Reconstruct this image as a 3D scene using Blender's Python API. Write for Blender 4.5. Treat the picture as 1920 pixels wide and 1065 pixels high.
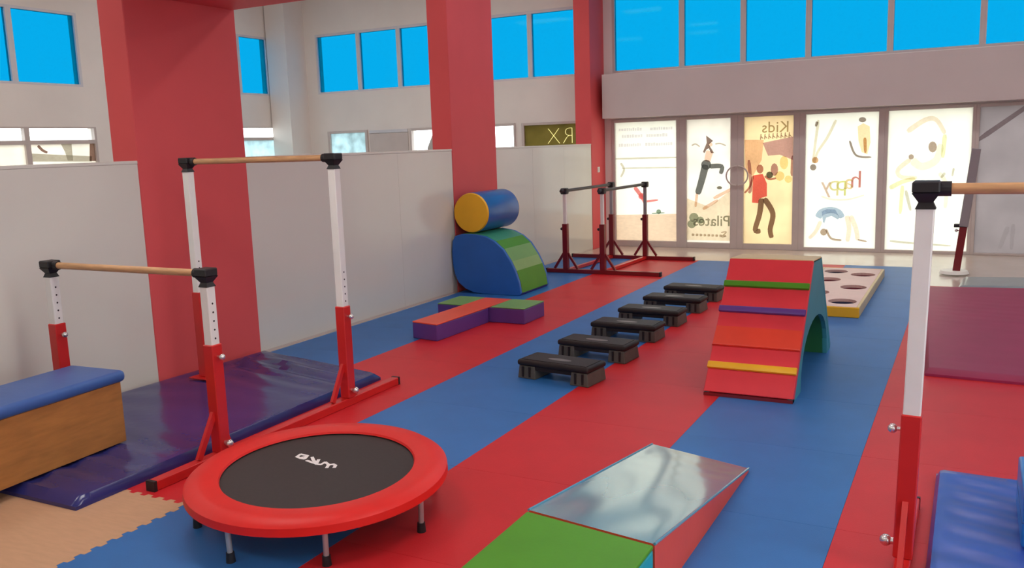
import bpy, bmesh, math, random
from mathutils import Vector, Matrix
random.seed(7)
for o in list(bpy.data.objects): bpy.data.objects.remove(o)
scene = bpy.context.scene
C = scene.collection
PI = math.pi

# ------------------------------------------------------------------ camera
CAM_H = 1.75
F_PX = 1635.85                      # focal length in pixels of a 1920 wide frame
YAW, PITCH, ROLL = -0.487701, -0.158124, 0.0334318
fw = Vector((math.sin(YAW)*math.cos(PITCH), math.cos(YAW)*math.cos(PITCH), math.sin(PITCH)))
r0 = fw.cross(Vector((0, 0, 1))).normalized(); d0 = fw.cross(r0)
RIGHT = r0*math.cos(ROLL) + d0*math.sin(ROLL)
DOWN = -r0*math.sin(ROLL) + d0*math.cos(ROLL)
cam_data = bpy.data.cameras.new('camera'); cam = bpy.data.objects.new('camera', cam_data); C.objects.link(cam)
M3 = Matrix((RIGHT, -DOWN, -fw)).transposed()
cam.matrix_world = Matrix.Translation((0, 0, CAM_H)) @ M3.to_4x4()
cam_data.sensor_fit = 'HORIZONTAL'; cam_data.sensor_width = 36.0; cam_data.lens = F_PX*36/1920
cam_data.clip_start = 0.05; cam_data.clip_end = 200
scene.camera = cam

# ------------------------------------------------------------------ world, exposure
world = bpy.data.worlds.new('overcast_sky'); scene.world = world; world.use_nodes = True
bg = world.node_tree.nodes['Background']; bg.inputs[0].default_value = (0.97, 0.99, 1.0, 1); bg.inputs[1].default_value = 4.2
scene.view_settings.view_transform = 'Standard'; scene.view_settings.look = 'None'
scene.view_settings.gamma = 1.0; scene.view_settings.use_curve_mapping = False
scene.view_settings.exposure = 0.0
LAMP = 10.5                         # radiance of the added ceiling lamp diffusers

# pixel of the photograph -> point on a plane of the room
def ray(px, py): return RIGHT*(px-960) + DOWN*(py-532.5) + fw*F_PX
def on_y(px, py, Y): r = ray(px, py); t = Y/r.y; return (r.x*t, Y, CAM_H + r.z*t)
def on_x(px, py, X): r = ray(px, py); t = X/r.x; return (X, r.y*t, CAM_H + r.z*t)

# ------------------------------------------------------------------ materials
def lin(c):
    c = c/255.0
    return c/12.92 if c <= 0.04045 else ((c+0.055)/1.055)**2.4
def col(r, g, b, k=1.0): return tuple(min(0.93, lin(v)*k) for v in (r, g, b))
MATS = {}
def mat(name, rgb, rough=0.5, var=0.06, scale=6.0, bump=0.0, bscale=60.0, metal=0.0, spec=0.5, coat=0.0, stretch=(1, 1, 1)):
    m = bpy.data.materials.new(name); m.use_nodes = True; nt = m.node_tree
    b = nt.nodes['Principled BSDF']
    b.inputs['Roughness'].default_value = rough; b.inputs['Metallic'].default_value = metal
    b.inputs['Specular IOR Level'].default_value = spec; b.inputs['Coat Weight'].default_value = coat; b.inputs['Coat Roughness'].default_value = 0.12
    tc = nt.nodes.new('ShaderNodeTexCoord'); mp = nt.nodes.new('ShaderNodeMapping'); mp.inputs['Scale'].default_value = stretch
    nt.links.new(tc.outputs['Object'], mp.inputs[0])
    n = nt.nodes.new('ShaderNodeTexNoise'); n.inputs['Scale'].default_value = scale; n.inputs['Detail'].default_value = 4
    nt.links.new(mp.outputs[0], n.inputs['Vector'])
    rp = nt.nodes.new('ShaderNodeValToRGB')
    rp.color_ramp.elements[0].position = 0.3; rp.color_ramp.elements[1].position = 0.7
    rp.color_ramp.elements[0].color = (*[max(0, v*(1-var)) for v in rgb], 1)
    rp.color_ramp.elements[1].color = (*[min(1, v*(1+var)) for v in rgb], 1)
    nt.links.new(n.outputs['Fac'], rp.inputs[0]); nt.links.new(rp.outputs[0], b.inputs['Base Color'])
    if bump:
        n2 = nt.nodes.new('ShaderNodeTexNoise'); n2.inputs['Scale'].default_value = bscale; n2.inputs['Detail'].default_value = 3
        nt.links.new(mp.outputs[0], n2.inputs['Vector'])
        bp = nt.nodes.new('ShaderNodeBump'); bp.inputs['Strength'].default_value = bump; bp.inputs['Distance'].default_value = 0.01
        nt.links.new(n2.outputs['Fac'], bp.inputs['Height']); nt.links.new(bp.outputs[0], b.inputs['Normal'])
    MATS[name] = m; return m
def nodes_mat(name):
    m = bpy.data.materials.new(name); m.use_nodes = True; nt = m.node_tree; nt.nodes.clear()
    out = nt.nodes.new('ShaderNodeOutputMaterial'); MATS[name] = m; return m, nt, out
def glass_mat(name, tint, gloss=0.05):
    m, nt, out = nodes_mat(name)
    t = nt.nodes.new('ShaderNodeBsdfTransparent'); t.inputs[0].default_value = (*tint, 1)
    g = nt.nodes.new('ShaderNodeBsdfGlossy'); g.inputs['Roughness'].default_value = 0.03
    n = nt.nodes.new('ShaderNodeTexNoise'); n.inputs['Scale'].default_value = 0.8
    mth = nt.nodes.new('ShaderNodeMath'); mth.operation = 'MULTIPLY'; mth.inputs[1].default_value = gloss*2
    nt.links.new(n.outputs['Fac'], mth.inputs[0])
    mx = nt.nodes.new('ShaderNodeMixShader'); nt.links.new(mth.outputs[0], mx.inputs[0])
    nt.links.new(t.outputs[0], mx.inputs[1]); nt.links.new(g.outputs[0], mx.inputs[2]); nt.links.new(mx.outputs[0], out.inputs[0])
    return m
def paper_mat(name, rgb, var=0.04, scale=3.0, trans=0.8):
    """translucent printed film: lets the daylight outside through"""
    m, nt, out = nodes_mat(name)
    n = nt.nodes.new('ShaderNodeTexNoise'); n.inputs['Scale'].default_value = scale; n.inputs['Detail'].default_value = 3
    rp = nt.nodes.new('ShaderNodeValToRGB'); rp.color_ramp.elements[0].position = 0.35; rp.color_ramp.elements[1].position = 0.65
    rp.color_ramp.elements[0].color = (*[v*(1-var) for v in rgb], 1); rp.color_ramp.elements[1].color = (*[min(1, v*(1+var)) for v in rgb], 1)
    tc = nt.nodes.new('ShaderNodeTexCoord'); nt.links.new(tc.outputs['Object'], n.inputs['Vector'])
    nt.links.new(n.outputs['Fac'], rp.inputs[0])
    t = nt.nodes.new('ShaderNodeBsdfTranslucent'); d = nt.nodes.new('ShaderNodeBsdfDiffuse')
    nt.links.new(rp.outputs[0], t.inputs[0]); nt.links.new(rp.outputs[0], d.inputs[0])
    mx = nt.nodes.new('ShaderNodeMixShader'); mx.inputs[0].default_value = trans
    nt.links.new(d.outputs[0], mx.inputs[1]); nt.links.new(t.outputs[0], mx.inputs[2]); nt.links.new(mx.outputs[0], out.inputs[0])
    return m
def ink(r, g, b):
    """see-through printing ink on a film"""
    name = 'ink_%d_%d_%d' % (r, g, b)
    if name in MATS: return MATS[name]
    m, nt, out = nodes_mat(name)
    t = nt.nodes.new('ShaderNodeBsdfTransparent'); c = tuple(lin(v+(255-v)*0.12) for v in (r, g, b))
    n = nt.nodes.new('ShaderNodeTexNoise'); n.inputs['Scale'].default_value = 14
    rp = nt.nodes.new('ShaderNodeValToRGB'); rp.color_ramp.elements[0].color = (*[v*0.85 for v in c], 1); rp.color_ramp.elements[1].color = (*[min(1, v*1.15) for v in c], 1)
    nt.links.new(n.outputs['Fac'], rp.inputs[0]); nt.links.new(rp.outputs[0], t.inputs[0])
    d = nt.nodes.new('ShaderNodeBsdfDiffuse'); nt.links.new(rp.outputs[0], d.inputs[0])
    mx = nt.nodes.new('ShaderNodeMixShader'); mx.inputs[0].default_value = 0.08
    nt.links.new(t.outputs[0], mx.inputs[1]); nt.links.new(d.outputs[0], mx.inputs[2]); nt.links.new(mx.outputs[0], out.inputs[0])
    return m

mat('mat_red', (0.62, 0.020, 0.026), 0.45, 0.05, 3, 0.08, 160, spec=0.28)
mat('mat_blue', (0.034, 0.17, 0.47), 0.45, 0.06, 3, 0.08, 160, spec=0.28)
mat('mat_tan', (0.60, 0.35, 0.20), 0.5, 0.05, 9, 0.05, 120, stretch=(1, 5, 1))
mat('tile', (0.62, 0.52, 0.45), 0.18, 0.05, 2, 0.02, 20)
mat('wall_paint', (0.84, 0.79, 0.745), 0.7, 0.03, 1.5, 0.03, 90)
mat('band_paint', (0.62, 0.55, 0.53), 0.65, 0.03, 1.5)
mat('ceiling_paint', (0.76, 0.74, 0.72), 0.8, 0.02, 1.0)
mat('panel_white', (0.72, 0.695, 0.625), 0.16, 0.02, 1.2, 0.0)
mat('column_red', (0.74, 0.100, 0.105), 0.6, 0.04, 1.5, 0.03, 80, spec=0.3)
mat('alu', (0.60, 0.53, 0.50), 0.45, 0.04, 4)
mat('alu_white', (0.66, 0.66, 0.70), 0.4, 0.03, 4)
mat('steel_red', (0.62, 0.020, 0.018), 0.32, 0.05, 5)
mat('steel_maroon', (0.20, 0.012, 0.016), 0.32, 0.05, 5)
mat('steel_white', (0.88, 0.87, 0.82), 0.35, 0.03, 5)
mat('steel_white_shaded', (0.30, 0.28, 0.29), 0.4, 0.03, 5)  # white steel with shade mixed into the colour, for posts against the light
mat('rail_black', (0.035, 0.035, 0.04), 0.4, 0.1, 5)
mat('black_plastic', (0.014, 0.013, 0.014), 0.5, 0.2, 8)
mat('chrome', (0.75, 0.74, 0.73), 0.25, 0.03, 5, metal=0.9)
mat('leg_grey', (0.42, 0.42, 0.43), 0.35, 0.05, 5, metal=0.35)
mat('wood_bar', (0.60, 0.33, 0.15), 0.45, 0.18, 9, stretch=(1, 8, 8))
mat('wood_ply', (0.42, 0.17, 0.040), 0.5, 0.16, 5, 0.03, 40, stretch=(6, 1, 6))
mat('vinyl_blue', (0.040, 0.115, 0.36), 0.4, 0.06, 4, 0.05, 30)
mat('vinyl_navy', (0.030, 0.032, 0.165), 0.2, 0.14, 3, 0.10, 14)
mat('vinyl_royal', (0.040, 0.10, 0.46), 0.28, 0.10, 3, 0.10, 14)
mat('vinyl_sky', (0.02, 0.22, 0.66), 0.35, 0.06, 3)
mat('vinyl_maroon', (0.32, 0.024, 0.090), 0.5, 0.06, 3, 0.03, 18, spec=0.3)
mat('vinyl_grey', (0.28, 0.32, 0.32), 0.25, 0.05, 3)
mat('foam_red', (0.78, 0.045, 0.060), 0.45, 0.05, 4, 0.04, 40, spec=0.4)
mat('foam_scarlet', (0.82, 0.060, 0.025), 0.42, 0.05, 4)
mat('foam_coral', (0.80, 0.090, 0.038), 0.42, 0.05, 4, 0.04, 40)
mat('foam_green', (0.080, 0.30, 0.016), 0.45, 0.06, 4, 0.04, 40, spec=0.25)
mat('foam_lime', (0.17, 0.38, 0.10), 0.42, 0.06, 4)
mat('foam_deepgreen', (0.025, 0.17, 0.055), 0.45, 0.06, 4)
mat('foam_mint', (0.050, 0.33, 0.19), 0.40, 0.06, 4)
mat('foam_sage', (0.24, 0.44, 0.14), 0.42, 0.06, 4)
mat('foam_teal', (0.050, 0.30, 0.36), 0.5, 0.06, 4, spec=0.3)
mat('foam_cyan', (0.02, 0.42, 0.50), 0.35, 0.06, 4)
mat('foam_blue', (0.018, 0.14, 0.50), 0.42, 0.06, 4)
mat('foam_bright_blue', (0.020, 0.13, 0.42), 0.3, 0.06, 4)
mat('foam_purple', (0.12, 0.045, 0.26), 0.42, 0.08, 4)
mat('foam_yellow', (0.92, 0.50, 0.015), 0.42, 0.05, 4)
mat('foam_amber', (0.92, 0.50, 0.015), 0.45, 0.05, 4)
mat('foam_pink', (0.76, 0.52, 0.48), 0.4, 0.06, 4)
mat('foam_cream', (0.72, 0.58, 0.30), 0.45, 0.06, 4)
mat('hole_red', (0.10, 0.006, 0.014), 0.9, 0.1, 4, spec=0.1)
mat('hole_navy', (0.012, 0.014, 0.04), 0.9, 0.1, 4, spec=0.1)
mat('wedge_teal', (0.085, 0.32, 0.42), 0.2, 0.05, 3, 0.02, 5, spec=0.7, coat=1.0)
mat('tramp_red', (0.72, 0.018, 0.014), 0.42, 0.05, 5, 0.04, 40, spec=0.3)
mat('tramp_bed', (0.030, 0.022, 0.021), 0.6, 0.10, 60)
mat('tramp_print', (0.85, 0.80, 0.78), 0.6, 0.1, 40)
mat('step_top', (0.022, 0.016, 0.014), 0.5, 0.15, 20, 0.10, 260, spec=0.3)
mat('step_side', (0.018, 0.012, 0.011), 0.55, 0.15, 12, spec=0.3)
mat('step_foot', (0.085, 0.075, 0.060), 0.5, 0.15, 12)
mat('step_badge', (0.16, 0.14, 0.13), 0.35, 0.1, 20)
mat('rubber', (0.012, 0.012, 0.016), 0.6, 0.1, 10)
mat('curtain', (0.50, 0.48, 0.46), 0.8, 0.06, 8, stretch=(8, 8, 1))
mat('pavement', (0.50, 0.49, 0.47), 0.8, 0.1, 2)
glass_mat('film_blue', (0.02, 0.318, 0.45), 0.002)
glass_mat('glass_clear', (0.93, 0.95, 0.95), 0.04)
paper_mat('poster_white', (0.88, 0.865, 0.79), 0.02)
paper_mat('poster_cream', (0.86, 0.74, 0.54), 0.08, 2)
paper_mat('poster_pale', (0.86, 0.82, 0.75), 0.06, 2)
paper_mat('poster_frost', (0.47, 0.43, 0.43), 0.06, 2)
paper_mat('poster_bluish', (0.62, 0.75, 0.78), 0.18, 4)
paper_mat('poster_banner', (0.86, 0.80, 0.50), 0.05, 4)
m, nt, out = nodes_mat('added_lamp_glow')
em = nt.nodes.new('ShaderNodeEmission'); em.inputs[0].default_value = (1, 0.955, 0.91, 1); em.inputs[1].default_value = LAMP
nt.links.new(em.outputs[0], out.inputs[0])

# ------------------------------------------------------------------ builders
class MB:
    """collects shapes in room coordinates; build() links them as one mesh object"""
    def __init__(s): s.bm = bmesh.new()
    def _xf(s, vs, mtx): bmesh.ops.transform(s.bm, matrix=mtx, verts=vs)
    def box(s, lo, hi, bev=0.0, seg=2, mtx=None):
        lo = Vector(lo); hi = Vector(hi); c = (lo+hi)/2; d = hi-lo
        r = bmesh.ops.create_cube(s.bm, size=1.0)['verts']
        s._xf(r, Matrix.Translation(c) @ Matrix.Diagonal((*d, 1)))
        if bev:
            ed = list({e for v in r for e in v.link_edges})
            q = bmesh.ops.bevel(s.bm, geom=ed, offset=bev, segments=seg, affect='EDGES', profile=0.5)
            r = list({v for f in q['faces'] for v in f.verts} | {v for v in r if v.is_valid})
        if mtx: s._xf(r, mtx)
        return s
    def cyl(s, p, q, r, seg=16, r2=None):
        p = Vector(p); q = Vector(q); d = q-p
        v = bmesh.ops.create_cone(s.bm, cap_ends=True, segments=seg, radius1=r, radius2=r if r2 is None else r2, depth=d.length)['verts']
        s._xf(v, Matrix.Translation((p+q)/2) @ d.to_track_quat('Z', 'Y').to_matrix().to_4x4()); return s
    def ball(s, c, r, seg=12):
        v = bmesh.ops.create_uvsphere(s.bm, u_segments=seg, v_segments=max(6, seg//2), radius=r)['verts']
        s._xf(v, Matrix.Translation(c)); return s
    def bar(s, p, q, w, h, up=(0, 0, 1), bev=0.0):
        """box beam from p to q"""
        p = Vector(p); q = Vector(q); d = (q-p); L = d.length; z = d.normalized(); x = Vector(up).cross(z)
        if x.length < 1e-4: x = Vector((1, 0, 0))
        x.normalize(); y = z.cross(x)
        m4 = Matrix((x, y, z)).transposed().to_4x4(); m4.translation = (p+q)/2
        return s.box((-w/2, -h/2, -L/2), (w/2, h/2, L/2), bev, 1, m4)
    def prism(s, pts, axis, a, b):
        """outline extruded along an axis; pts are the two other coordinates in order"""
        def P(u, v, w): return {'x': (w, u, v), 'y': (u, w, v), 'z': (u, v, w)}[axis]
        A = [s.bm.verts.new(P(u, v, a)) for u, v in pts]; B = [s.bm.verts.new(P(u, v, b)) for u, v in pts]
        n = len(pts); s.bm.faces.new(A); s.bm.faces.new(B[::-1])
        for i in range(n): s.bm.faces.new((A[i], B[i], B[(i+1) % n], A[(i+1) % n]))
        return s
    def poly(s, pts): s.bm.faces.new([s.bm.verts.new(p) for p in pts]); return s
    def hull(s, bot, top):
        A = [s.bm.verts.new(p) for p in bot]; B = [s.bm.verts.new(p) for p in top]; n = len(A)
        s.bm.faces.new(A[::-1]); s.bm.faces.new(B)
        for i in range(n): s.bm.faces.new((A[i], A[(i+1) % n], B[(i+1) % n], B[i]))
        return s
    def build(s, name, m, parent=None, smooth=False, bevel=0.0, bseg=2):
        bmesh.ops.recalc_face_normals(s.bm, faces=s.bm.faces[:])
        if bevel:
            sharp = [e for e in s.bm.edges if len(e.link_faces) == 2 and e.calc_face_angle(0) > 0.6]
            bmesh.ops.bevel(s.bm, geom=sharp, offset=bevel, segments=bseg, affect='EDGES', profile=0.5)
        org = parent.matrix_world.translation.copy() if parent else None
        if parent and parent.parent is not None: org = Vector(parent['_org'])
        elif parent and '_org' in parent: org = Vector(parent['_org'])
        if org is None:
            zs = [v.co for v in s.bm.verts]
            org = Vector(((min(v.x for v in zs)+max(v.x for v in zs))/2, (min(v.y for v in zs)+max(v.y for v in zs))/2, min(v.z for v in zs)))
            top = True
        else: top = False
        for v in s.bm.verts: v.co -= org
        me = bpy.data.meshes.new(name); s.bm.to_mesh(me); s.bm.free()
        me.materials.append(MATS[m] if isinstance(m, str) else m)
        for p in me.polygons: p.use_smooth = smooth
        if smooth: me.set_sharp_from_angle(angle=math.radians(42))
        o = bpy.data.objects.new(name, me); C.objects.link(o)
        if top: o.location = org
        else: o.parent = parent
        o['_org'] = tuple(org)
        return o
def empty(name, loc):
    o = bpy.data.objects.new(name, None); C.objects.link(o); o.location = loc; o.empty_display_size = 0.1; o['_org'] = tuple(loc); return o
def tag(o, label, cat, group=None):
    o['label'] = label; o['category'] = cat
    if group: o['group'] = group
    return o
def struct(o, label=None):
    o['kind'] = 'structure'
    if label: o['label'] = label
    return o
def thing(name, loc, label, cat, group=None): return tag(empty(name, loc), label, cat, group)

# ================================================================== THE ROOM
YW = 14.0; XP = -5.56; XL = -12.45; ZC = 5.0; XR = 4.6; YB = -4.0
fl = struct(MB().box((XL-0.2, YB-0.2, -0.16), (XR+0.2, YW+0.15, -0.018)).build('floor', 'tile'), 'shiny beige tiled floor under the puzzle mats')
# puzzle mats: one outline that tiles by translation, one mesh per colour
def edge_wave(n=12, a=0.022):
    pts = []
    for i in range(n):
        t0 = i/n; s = 1/n
        pts += [(t0, -a), (t0+s*0.44, -a), (t0+s*0.52, 0), (t0+s*0.94, 0)]
    return pts
def mat_mesh(m, name, toothed):
    bm = bmesh.new(); w = edge_wave() if toothed else [(0, 0)]; g = 1.0 if toothed else 0.9985
    ring = [(t, d) for t, d in w] + [(1-d, t) for t, d in w] + [(1-t, 1-d) for t, d in w] + [(d, 1-t) for t, d in w]
    ring = [((x-0.5)*g, (y-0.5)*g) for x, y in ring]
    A = [bm.verts.new((x, y, 0)) for x, y in ring]; B = [bm.verts.new((x, y, -0.018)) for x, y in ring]; n = len(A)
    bm.faces.new(A)
    for i in range(n): bm.faces.new((A[i], B[i], B[(i+1) % n], A[(i+1) % n]))
    bmesh.ops.recalc_face_normals(bm, faces=bm.faces[:])
    me = bpy.data.meshes.new(name); bm.to_mesh(me); bm.free(); me.materials.append(MATS[m]); return me
mm = {k: mat_mesh('mat_'+k, 'puzzle_mat_'+k, k == 'tan') for k in ('red', 'blue', 'tan')}
X0 = -5.476
for ci in range(-1, 9):
    for ri in range(-3, 10):
        if ci < 0 or (ci >= 5 and ri >= 8): continue
        y = 2.92 + ri
        k = 'blue' if ci % 2 == 0 else 'red'
        if ri < 0 and ci <= 1: k = 'tan'
        o = bpy.data.objects.new('floor_mat', mm[k]); C.objects.link(o); o.parent = fl
        org = Vector(fl['_org']); o.location = Vector((X0+ci+0.5, y+0.5, 0.0012 if k == 'tan' else 0.0)) - org
        if ri == 9: o.scale.y = 0.48; o.location.y -= 0.26

# outer shell
def wall_with_holes(name, axis, pos, th, u0, u1, z0, z1, holes, m, label=None):
    """wall slab in the plane axis=pos with rectangular openings (u0,u1,z0,z1)"""
    us = sorted({u0, u1, *[h[0] for h in holes], *[h[1] for h in holes]}); zs = sorted({z0, z1, *[h[2] for h in holes], *[h[3] for h in holes]})
    mb = MB()
    for a, b in zip(us, us[1:]):
        run = None
        for c, d in zip(zs, zs[1:]):
            inside = any(h[0]-1e-6 <= a and b <= h[1]+1e-6 and h[2]-1e-6 <= c and d <= h[3]+1e-6 for h in holes)
            if not inside:
                run = (run[0], d) if run else (c, d)
            if inside or d == zs[-1]:
                if run:
                    lo, hi = ((a, min(pos, pos+th), run[0]), (b, max(pos, pos+th), run[1])) if axis == 'y' else ((min(pos, pos+th), a, run[0]), (max(pos, pos+th), b, run[1]))
                    mb.box(lo, hi); run = None
    return struct(mb.build(name, m), label)
UP0, UP1 = 2.87, 4.02
front_up = [-5.40, -4.22, -3.245, -2.275, -1.145, 0.03, 1.10, 2.15, 3.20, 4.3]
back_up = [-11.66, -10.62, -9.68, -8.70, -7.82, -6.925, -5.98]
left_up_a = [3.6, 4.75, 5.9, 7.05, 8.22, 9.32]
left_up_b = [10.6, 11.65, 12.7, 13.50]
back_low = [(-11.47, -10.49, 0.1, 2.13), (-9.50, -8.55, 0.1, 2.12), (-7.95, -7.25, 0.1, 2.13), (-7.12, -5.6, 0.1, 2.12)]
front_low = [(-5.42, 4.3, -0.018, 2.10)]
left_low = [(3.6, 9.46, 0.9, 2.25), (11.0, 13.72, 0.9, 2.26)]
wall_with_holes('wall_back', 'y', YW, 0.2, XL, XR, -0.018, ZC, [(front_up[0], front_up[-1], UP0, ZC-0.1)] + [(back_up[0], back_up[-1], UP0, UP1)] + back_low + front_low, 'wall_paint')
wall_with_holes('wall_left', 'x', XL, -0.2, YB, YW+0.2, -0.018, ZC, [(left_up_a[0], left_up_a[-1], UP0, 3.99), (left_up_b[0], left_up_b[-1], UP0, 3.99)] + left_low, 'wall_paint')
right_w = [-3.4, -1.84, -0.28, 1.28, 2.84, 4.4]
wall_with_holes('wall_right', 'x', XR, 0.2, YB, YW+0.2, -0.018, ZC, [(right_w[0], right_w[-1], 0.8, 2.6)], 'wall_paint')
struct(MB().box((XR+0.2, -60, -0.3), (60, YW+0.2, -0.15)).build('ground_outside_right', 'pavement'), 'pale pavement outside the added right windows')
struct(MB().box((XL-0.2, YB-0.2, -0.018), (XR+0.2, YB, ZC)).build('wall_front', 'wall_paint'))
struct(MB().box((XL-0.2, YB-0.2, ZC), (XR+0.2, YW+0.2, ZC+0.2)).build('ceiling', 'ceiling_paint'))
# lowered soffit over the near part of the hall with a red edge beam
struct(MB().box((XP+0.0, YB, 3.05), (XR, 4.55, ZC)).build('ceiling_lowered', 'ceiling_paint'), 'lowered white ceiling over the near part of the hall')
struct(MB().box((XP, 4.55, 2.94), (XR, 5.64, ZC)).build('trim_1', 'column_red'), 'red painted ceiling beam starting at the first column')
# band over the lower windows
struct(MB().box((-5.44, 13.62, 2.125), (XR, YW, 2.83)).build('trim_2', 'band_paint'), 'grey boxed-out band between upper and lower windows')
struct(MB().box((-12.42, 13.45, -0.018), (-11.93, YW, ZC)).build('trim_3', 'wall_paint'), 'white corner pillar beyond the partition')
# columns
for (y0, y1, lab) in [(4.55, 5.66, 'wide red painted column behind the uneven bars'), (9.05, 10.15, 'red painted column behind the blue and yellow foam roll'), (13.40, YW, 'red painted column against the window wall')]:
    struct(MB().box((-5.83, y0, -0.018), (XP+0.008, y1, ZC), 0.006, 1).build('column', 'column_red'), lab)
# white partition, panel by panel
def partition(name, y0, y1, n):
    root = struct(empty(name, (XP-0.03, (y0+y1)/2, -0.018)), 'glossy white panelled partition as high as a person')
    w = (y1-y0)/n
    for i in range(n):
        MB().box((XP-0.055, y0+i*w+0.0005, 0.0), (XP, y0+(i+1)*w-0.0005, 1.70), 0.0015, 1).build('panel', 'panel_white', root)
    MB().box((XP-0.06, y0, 1.70), (XP+0.004, y1, 1.725), 0.003, 1).build('top_rail', 'panel_white', root)
    MB().box((XP-0.06, y0, -0.018), (XP-0.002, y1, 0.0)).build('sole_plate', 'alu', root)
partition('wall_partition_near', YB, 4.55, 6)
partition('wall_partition_middle', 5.66, 9.05, 3)
partition('wall_partition_far', 10.15, 13.40, 3)
struct(MB().box((-60, YW+0.2, -0.3), (60, 90, -0.15)).build('ground_outside', 'pavement'), 'pale pavement outside the windows')
struct(MB().box((-60, -60, -0.3), (XL-0.2, YW+0.2, -0.15)).build('ground_outside_left', 'pavement'), 'pale pavement outside the left windows')

# ---- windows
WN = [0]
def win_root(loc, label):
    WN[0] += 1; return struct(empty('window_%d' % WN[0], loc), label)
def film_row_y(cuts, z0, z1, y, label, fr='alu_white', mw=0.085):
    """a row of blue filmed panes in a wall facing -y"""
    for a, b in zip(cuts, cuts[1:]):
        r = win_root(((a+b)/2, y, z0), label)
        h = mw/2
        for u in (a, b-h): MB().box((u, y-0.02, z0), (u+h, y+0.06, z1)).build('mullion', fr, r)
        for lo, hi in ((z0, z0+0.035), (z1-0.05, z1)): MB().box((a+h, y-0.02, lo), (b-h, y+0.06, hi)).build('rail', fr, r)
        MB().box((a+h, y+0.015, z0+0.035), (b-h, y+0.022, z1-0.05)).build('pane', 'film_blue', r)
film_row_y(front_up, UP0, ZC-0.1, YW+0.02, 'tall upper window pane with bright blue film above the grey band', 'alu')
film_row_y(back_up, UP0, UP1, YW+0.02, 'upper window pane with bright blue film beyond the partition, end wall')
for cuts in (left_up_a, left_up_b):
    for a, b in zip(cuts, cuts[1:]):
        x = XL-0.02
        r = win_root((x, (a+b)/2, UP0), 'upper window pane with bright blue film in the far left wall')
        for u in (a, b-0.045): MB().box((x-0.06, u, UP0), (x+0.02, u+0.045, 3.99)).build('mullion', 'alu_white', r)
        for lo, hi in ((UP0, UP0+0.035), (3.95, 3.99)): MB().box((x-0.06, a+0.045, lo), (x+0.02, b-0.045, hi)).build('rail', 'alu_white', r)
        MB().box((x-0.022, a+0.045, UP0+0.035), (x-0.015, b-0.045, 3.95)).build('pane', 'film_blue', r)

for a, b in zip(right_w, right_w[1:]):  # unseen windows added to bring in light from the right
    r = win_root((XR+0.06, (a+b)/2, 0.8), 'large clear window added in the right wall of the hall for side light')
    MB().box((XR+0.03, a, 0.8), (XR+0.1, a+0.05, 2.6)).box((XR+0.03, b-0.05, 0.8), (XR+0.1, b, 2.6)).box((XR+0.03, a+0.05, 0.8), (XR+0.1, b-0.05, 0.86)).box((XR+0.03, a+0.05, 2.54), (XR+0.1, b-0.05, 2.6)).build('frame', 'alu_white', r)
    MB().box((XR+0.06, a+0.05, 0.86), (XR+0.066, b-0.05, 2.54)).build('pane', 'glass_clear', r)

# flat print drawn from strokes and blobs on the poster plane
class Print:
    def __init__(s, plane, pos): s.mb = MB(); s.f = (lambda p, q: Vector(on_y(p, q, pos))) if plane == 'y' else (lambda p, q: Vector(on_x(p, q, pos)))
    def disc(s, c, r, n=12, sy=1.0, ang=0):
        k = s.f(*c); e = (s.f(c[0]+1, c[1])-k); d = (s.f(c[0], c[1]+1)-k)
        ca, sa = math.cos(ang), math.sin(ang)
        s.mb.poly([k + e*(r*(ca*math.cos(t) - sa*sy*math.sin(t))) + d*(r*(sa*math.cos(t) + ca*sy*math.sin(t))) for t in [2*PI*i/n for i in range(n)]]); return s
    def line(s, pts, w):
        """round-ended stroke of width w along the points, without overlaps"""
        L_, R_ = [], []
        def nrm(a, b):
            L = math.hypot(b[0]-a[0], b[1]-a[1]) or 1; return (-(b[1]-a[1])/L, (b[0]-a[0])/L)
        fine = [pts[0]]
        for k in range(len(pts)-1):         # smooth the corners
            p0, p1, p2, p3 = pts[max(0, k-1)], pts[k], pts[k+1], pts[min(len(pts)-1, k+2)]
            for u in (0.2, 0.4, 0.6, 0.8, 1.0):
                fine.append(tuple(0.5*(2*p1[d] + (p2[d]-p0[d])*u + (2*p0[d]-5*p1[d]+4*p2[d]-p3[d])*u*u + (3*p1[d]-p0[d]-3*p2[d]+p3[d])*u**3) for d in (0, 1)))
        for k, q in enumerate(fine):
            n_ = nrm(fine[max(0, k-1)], fine[min(len(fine)-1, k+1)])
            t = k/(len(fine)-1); h = w/2*(1.08-0.22*t)
            if k in (0, len(fine)-1): h *= 0.6
            L_.append((q[0]+n_[0]*h, q[1]+n_[1]*h)); R_.append((q[0]-n_[0]*h, q[1]-n_[1]*h))
        for k in range(len(fine)-1):
            s.mb.poly([s.f(*L_[k]), s.f(*L_[k+1]), s.f(*R_[k+1]), s.f(*R_[k])])
        return s
    def shape(s, pts): s.mb.poly([s.f(*p) for p in pts]); return s
    def done(s, name, color, parent): return s.mb.build(name, ink(*color), parent)
LAYER = [0]
def pr(pos=None):
    LAYER[0] += 1; return Print('y', (YW-0.006 if pos is None else pos) - 0.0007*(LAYER[0] % 12))
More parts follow.
